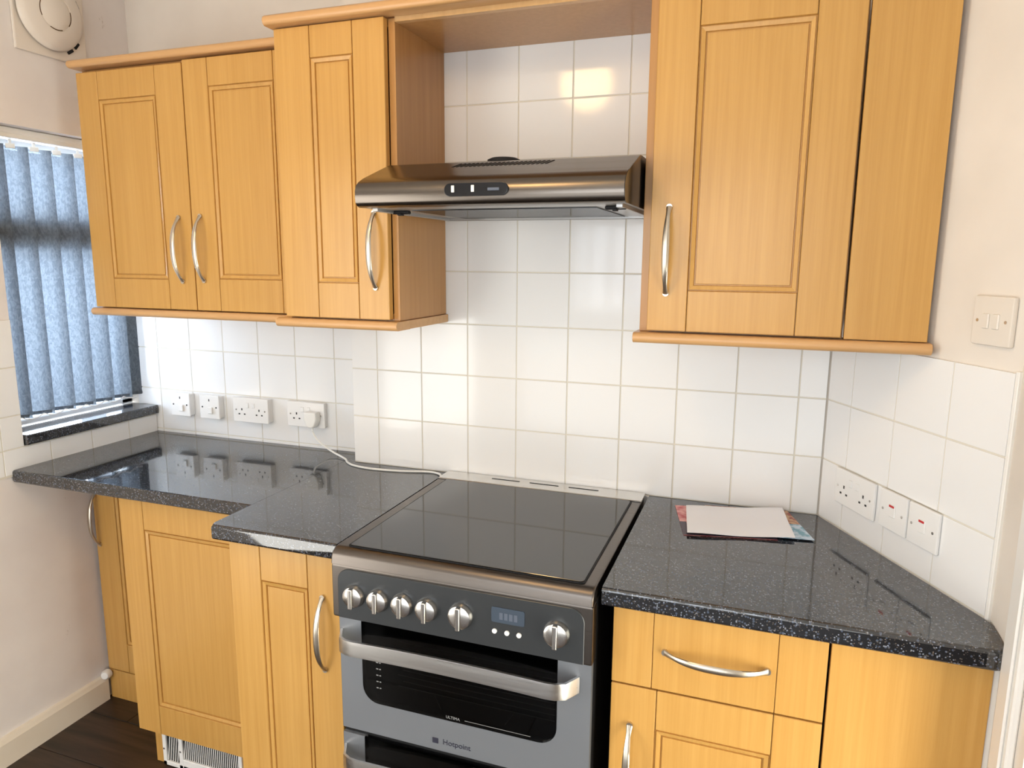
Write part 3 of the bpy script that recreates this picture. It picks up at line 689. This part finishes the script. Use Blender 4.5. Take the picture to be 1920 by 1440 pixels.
# oven doors
def oven_door(z0, z1, gz0, name):
    yd = -.608; zt = z1
    bm = bmesh.new(); gx0, gx1 = -.002, .456
    # one continuous U-shaped frame round the glass opening
    r = .040; X0_, X1_ = KX0 + .004, KX1 - .004
    inn = [(gx0, z1), (gx0, gz0 + r)] + [(gx0 + r + r * math.cos(math.radians(a)), gz0 + r + r * math.sin(math.radians(a))) for a in range(195, 271, 15)]
    out = [(X0_, z1), (X0_, z0)] + [(X0_ + (gx0 + r - X0_) * (k + 1) / 6, z0) for k in range(6)]
    inn2 = [(gx1 - r + r * math.cos(math.radians(a)), gz0 + r + r * math.sin(math.radians(a))) for a in range(270, 346, 15)] + [(gx1, gz0 + r), (gx1, z1)]
    out2 = [(gx1 - r + (X1_ - gx1 + r) * k / 6, z0) for k in range(6)] + [(X1_, z0), (X1_, z1)]
    inn += inn2; out += out2
    vf = [[bm.verts.new((q[0], yy, q[1])) for q in L_] for L_, yy in ((inn, yd), (out, yd), (inn, -.5925), (out, -.5925))]
    for k in range(len(inn) - 1):
        bm.faces.new((vf[0][k], vf[0][k + 1], vf[1][k + 1], vf[1][k])); bm.faces.new((vf[2][k], vf[3][k], vf[3][k + 1], vf[2][k + 1]))
        bm.faces.new((vf[0][k], vf[2][k], vf[2][k + 1], vf[0][k + 1])); bm.faces.new((vf[1][k], vf[1][k + 1], vf[3][k + 1], vf[3][k]))
    for k in (0, len(inn) - 1): bm.faces.new((vf[0][k], vf[1][k], vf[3][k], vf[2][k]))
    d = obj('oven_door', bm, M['oven_silver'], ck)
    gp = [(gx0 + .001, zt - .001)] + [(gx0 + .001, gz0 + r)] + [(gx0 + r + (r - .001) * math.cos(math.radians(a)), gz0 + r + (r - .001) * math.sin(math.radians(a))) for a in range(-180, -89, 15)] + \
         [(gx1 - r + (r - .001) * math.cos(math.radians(a)), gz0 + r + (r - .001) * math.sin(math.radians(a))) for a in range(-90, 1, 15)] + [(gx1 - .001, gz0 + r), (gx1 - .001, zt - .001)]
    obj('oven_glass', prism(bmesh.new(), gp, 'y', yd - .0008, yd + .003), M['oven_glass'], d)
    # wire shelf dimly seen behind the glass
    bm = bmesh.new(); zr = gz0 + .052
    for i in range(9): sweep(bm, [(.085 + .012 * (i % 2), yd + .0075, zr + .0135 * i), (.27, yd + .0078, zr + .0135 * i - .001), (.45, yd + .0075, zr + .0135 * i)], .0009, 5)
    for (a_, b_) in ((.175, .19), (.36, .34)): sweep(bm, [(a_, yd + .0075, zr - .004), (b_, yd + .0075, zr - .035)], .0008, 5)
    obj('wire_shelf', bm, M['wire'], d)
    for i in range(5):
        obj('shelf_mark', B(.034, .0395, yd - .0013, yd - .0009, gz0 + .040 + i * .0155, gz0 + .0423 + i * .0155), M['chrome_text'], d)
        obj('shelf_mark', B(.042, .0460, yd - .0013, yd - .0009, gz0 + .040 + i * .0155, gz0 + .0423 + i * .0155), M['chrome_text'], d)
    # strap handle bowing out from the door
    n = 30; path = []
    xA, xB, zH = KX0 + .010, KX1 - .030, z1 - .044
    for i in range(n + 1):
        t = -1 + 2 * i / n; a = abs(t)
        o = .046 * (1 - max(0, (a - .80) / .20) ** 2.0) ** 0.5 if a > .80 else .046
        path.append(((xA + xB) / 2 + t * (xB - xA) / 2, yd - o - .001 - .006 * (1 - t * t), zH + .010 * (1 - t * t) - .002))
    bm = bmesh.new(); ring = []
    for i, q in enumerate(path):
        a = Vector(path[max(i - 1, 0)]); b = Vector(path[min(i + 1, n)]); tg = (b - a).normalized(); nr = Vector((tg.y, -tg.x, 0)).normalized()
        hh_ = .0175; th_ = .0028
        prof_ = [(-hh_, -th_), (-hh_ * .6, -th_ * 1.15), (hh_ * .6, -th_ * 1.15), (hh_, -th_), (hh_, th_), (-hh_, th_)]
        ring.append([bm.verts.new(Vector(q) + Vector((0, 0, u_)) + nr * w_ * -1) for u_, w_ in prof_])
    for A, D in zip(ring, ring[1:]):
        for k in range(6): bm.faces.new((A[k], A[(k + 1) % 6], D[(k + 1) % 6], D[k]))
    bm.faces.new(ring[0][::-1]); bm.faces.new(ring[-1])
    obj('oven_handle', bm, M['strap'], d, smooth=True)
    return d
od = oven_door(.460, .736, .538, 'upper'); oven_door(.090, .447, .180, 'lower')
obj('door_gap_strip', B(KX0 + .005, KX1 - .005, -.600, -.5921, .4475, .4595), M['black'], ck)
obj('foot_plinth', B(KX0 + .012, KX1 - .012, -.585, -.570, .002, .086), M['black'], ck)
ym = -.6084
text('lettering', 'Hotpoint', .018, (.230, ym, .4835), M['dark_text'], ck)
obj('emblem', B(.172, .186, -.6092, -.6082, .4765, .4895, bev=.0004), M['dark_text'], ck)
text('lettering', 'ULTIMA', .0095, (.222, -.6091, .5475), M['chrome_text'], ck, .0002)
obj('print_line', B(.250, .40, -.6093, -.6089, .5475, .5484), M['chrome_text'], ck)

# ------------------------------------------------------------------ sockets and switches
def plate_bm(w, h, d, bev=.003): return B(-w / 2, w / 2, -d, 0, 0, h, bev=bev, seg=2)
def holes(bm, cx, cz, d):
    box(bm, cx - .0022, cx + .0022, -d - .0004, -d + .001, cz + .006, cz + .0135)
    for s in (-1, 1): box(bm, cx + s * .011 - .0032, cx + s * .011 + .0032, -d - .0004, -d + .001, cz - .009, cz - .0045)
    return bm
def dsocket(loc, rz, label, depth, group=None):
    t = thing('double_socket', label, 'socket', loc, rz)
    if group: t['group'] = group
    obj('back_box', plate_bm(.140, .080, depth - .006, .002), M['plastic'], t, world=False) if depth > .012 else None
    b = plate_bm(.146, .086, .008); b.transform(Matrix.Translation((0, -(depth - .008), -.003)))
    obj('face_plate', b, M['plastic'], t, world=False, smooth=True)
    bm = bmesh.new()
    for cx in (-.036, .036): holes(bm, cx, .032, depth)
    obj('pin_holes', bm, M['slot'], t, world=False)
    for cx in (-.0125, .0125):
        obj('rocker', B(cx - .006, cx + .006, -depth - .0022, -depth + .001, .048, .066, bev=.0012), M['plastic'], t, world=False)
    for cx in (-.060, .060): obj('screw', cyl(bmesh.new(), (cx, -depth, .040), (0, -1, 0), .0028, .0008, 10), M['knob'], t, world=False)
    return t
def spur(loc, rz, label, depth, red=False, cat='socket', name='fused_spur'):
    t = thing(name, label, cat, loc, rz)
    if depth > .012: obj('back_box', plate_bm(.078, .078, depth - .006, .002), M['plastic'], t, world=False)
    b = plate_bm(.085, .085, .008); b.transform(Matrix.Translation((0, -(depth - .008), -.003)))
    obj('face_plate', b, M['plastic'], t, world=False, smooth=True)
    if red:
        r = obj('rocker', B(-.010, .010, -depth - .0028, -depth + .001, .028, .056, bev=.0015), M['plastic'], t, world=False)
        obj('red_mark', B(-.0075, .0075, -depth - .0034, -depth - .0027, .050, .0545), M['red'], r, world=False)
    else:
        bm = bmesh.new(); box(bm, -.002, .002, -depth - .0004, -depth + .001, .060, .068); obj('pin_holes', bm, M['slot'], t, world=False)
        obj('outlet_cover', B(-.004, .016, -depth - .006, -depth + .001, .016, .040, bev=.002), M['plastic'], t, world=False)
    for cx in (-.030, .030): obj('screw', cyl(bmesh.new(), (cx, -depth, .039), (0, -1, 0), .0030, .0009, 10), M['knob'] if red else M['slot'], t, world=False)
    return t
spur((-1.150, AY, .975), 0, 'single white wall outlet nearest the window sill', .030)
spur((-1.020, AY, .975), 0, 'single white wall outlet second from the window sill', .030)
dsocket((-.843, AY, .976), 0, 'empty white double socket on the left tiles above the worktop', .030)
dsocket((-.624, AY, .977), 0, 'white double socket on the left tiles with a plug in it', .022)
def onwall(s, z): v = rw(s, 0, z); return (v.x, v.y, v.z)
dsocket(onwall(.145, .967), -TH, 'white double socket low on the right-hand tiled wall', .009)
spur(onwall(.280, .969), -TH, 'white switch plate with red mark beside the right-hand double socket', .009, True, 'switch', 'isolator_switch')
spur(onwall(.3695, .969), -TH, 'white red-marked switch plate farthest from the corner on right wall', .009, True, 'switch', 'isolator_switch')
t = thing('light_switch', 'white two-gang light switch on the cream wall at right', 'switch', tuple(rw(.474, -T, 1.389)), -TH)
obj('face_plate', plate_bm(.088, .088, .011, .004), M['plastic_old'], t, world=False, smooth=True)
for cx in (-.011, .011): obj('rocker', B(cx - .007, cx + .007, -.0145, -.010, .030, .057, bev=.0015), M['plastic_old'], t, world=False)
for cx in (-.031, .031): obj('screw', cyl(bmesh.new(), (cx, -.0108, .044), (0, -1, 0), .003, .0009, 10), M['knob'], t, world=False)

# plug and its flex
pg = thing('plug', 'white three-pin plug with flex in the left double socket', 'plug', (-.588, AY - .022, .985))
px, pz, py = -.588, 1.010, AY - .0225
bm = bmesh.new()
prism(bm, [(px - .022, pz + .022), (px - .025, pz), (px - .016, pz - .024), (px - .007, pz - .030), (px + .007, pz - .030), (px + .016, pz - .024), (px + .025, pz), (px + .022, pz + .022)][::-1], 'y', py - .030, py - .0005, bev=.005, seg=3)
obj('plug_body', bm, M['cable'], pg, smooth=True)
pts = [(px + .002, py - .016, pz - .026), (px + .004, py - .020, pz - .045), (px + .030, py - .028, pz - .070), (px + .085, py - .040, .915), (-.430, .005, .9045), (-.400, -.026, .9035), (-.36, -.050, .9035), (-.29, -.060, .9035), (-.20, -.050, .9035), (-.125, -.028, .9035), (-.090, -.030, .9035), (-.0665, -.050, .9045), (-.0650, -.056, .890), (-.0652, -.06, .80)]
def smoothpts(p, n=6):
    p = [Vector(q) for q in p]; out = []
    for i in range(len(p) - 1):
        a, b, c, d_ = p[max(i - 1, 0)], p[i], p[i + 1], p[min(i + 2, len(p) - 1)]
        for k in range(n):
            t = k / n; out.append(.5 * ((2 * b) + (c - a) * t + (2 * a - 5 * b + 4 * c - d_) * t * t + (3 * b - a - 3 * c + d_) * t ** 3))
    out.append(p[-1]); return out
obj('flex', sweep(bmesh.new(), smoothpts(pts), .0032, 8), M['cable'], pg, smooth=True)

# ------------------------------------------------------------------ papers on the right worktop
def sheet(name, corners, zf, mats, pick, label, cat, n=14, th=.0007):
    """corners BL, BR, TR, TL in x,y ; zf(u, v) height ; pick(u, v) -> material index"""
    bm = bmesh.new(); BL, BR, TR, TL = [Vector((*c, 0)) for c in corners]
    def P(u, v): return (BL * (1 - u) + BR * u) * (1 - v) + (TL * (1 - u) + TR * u) * v
    g = [[[bm.verts.new(P(i / n, j / n) + Vector((0, 0, zf(i / n, j / n) + k * th))) for j in range(n + 1)] for i in range(n + 1)] for k in (0, 1)]
    for i in range(n):
        for j in range(n):
            mi = pick((i + .5) / n, (j + .5) / n)
            f = bm.faces.new((g[1][i][j], g[1][i + 1][j], g[1][i + 1][j + 1], g[1][i][j + 1])); f.material_index = mi
            f = bm.faces.new((g[0][i][j], g[0][i][j + 1], g[0][i + 1][j + 1], g[0][i + 1][j])); f.material_index = mi
    for i in range(n):
        bm.faces.new((g[0][i][0], g[0][i + 1][0], g[1][i + 1][0], g[1][i][0])); bm.faces.new((g[0][i][n], g[1][i][n], g[1][i + 1][n], g[0][i + 1][n]))
        bm.faces.new((g[0][0][i], g[1][0][i], g[1][0][i + 1], g[0][0][i + 1])); bm.faces.new((g[0][n][i], g[0][n][i + 1], g[1][n][i + 1], g[1][n][i]))
    return tag(obj(name, bm, mats, smooth=True), label, cat)
sheet('leaflet', ((.660, -.262), (.868, -.218), (.842, -.018), (.616, -.060)), lambda u, v: .9008 + .0006 * math.sin(3 * u), [M['paper_red'], M['paper_dark'], M['paper']],
      lambda u, v: 1 if (v < .12 or (u < .10 and v < .45)) else (0 if u < .22 else 2), 'red printed leaflet showing at the left edge of the paper pile', 'leaflet')
sheet('leaflet', ((.705, -.232), (.948, -.196), (.893, -.008), (.690, -.040)), lambda u, v: .9032 + .0005 * math.sin(3 * u), [M['paper_blue'], M['paper_food'], M['paper_dark']],
      lambda u, v: 0 if v < .47 else 1, 'leaflet with blue corner and brown food pictures under the letter', 'leaflet')
sheet('letter', ((.668, -.262), (.906, -.208), (.880, -.028), (.646, -.078)), lambda u, v: .9066 + .006 * v * (0.4 + u) + .0016 * math.sin(7 * u + 1) + .001 * math.sin(9 * v), [M['paper']],
      lambda u, v: 0, 'white letter lying on top of the leaflets on the right worktop', 'letter')

# small white pipe cap where the skirting meets the corner unit
pc = obj('pipe_cap', lathe(bmesh.new(), (LW + .020, -.222, .098), (0.3, -1, .1), [(.0165, -.012), (.0165, .002), (.012, .009), (0, .011)], 20), M['plastic'], smooth=True)
tag(pc, 'small white pipe cap at the end of the left skirting board', 'pipe cap')
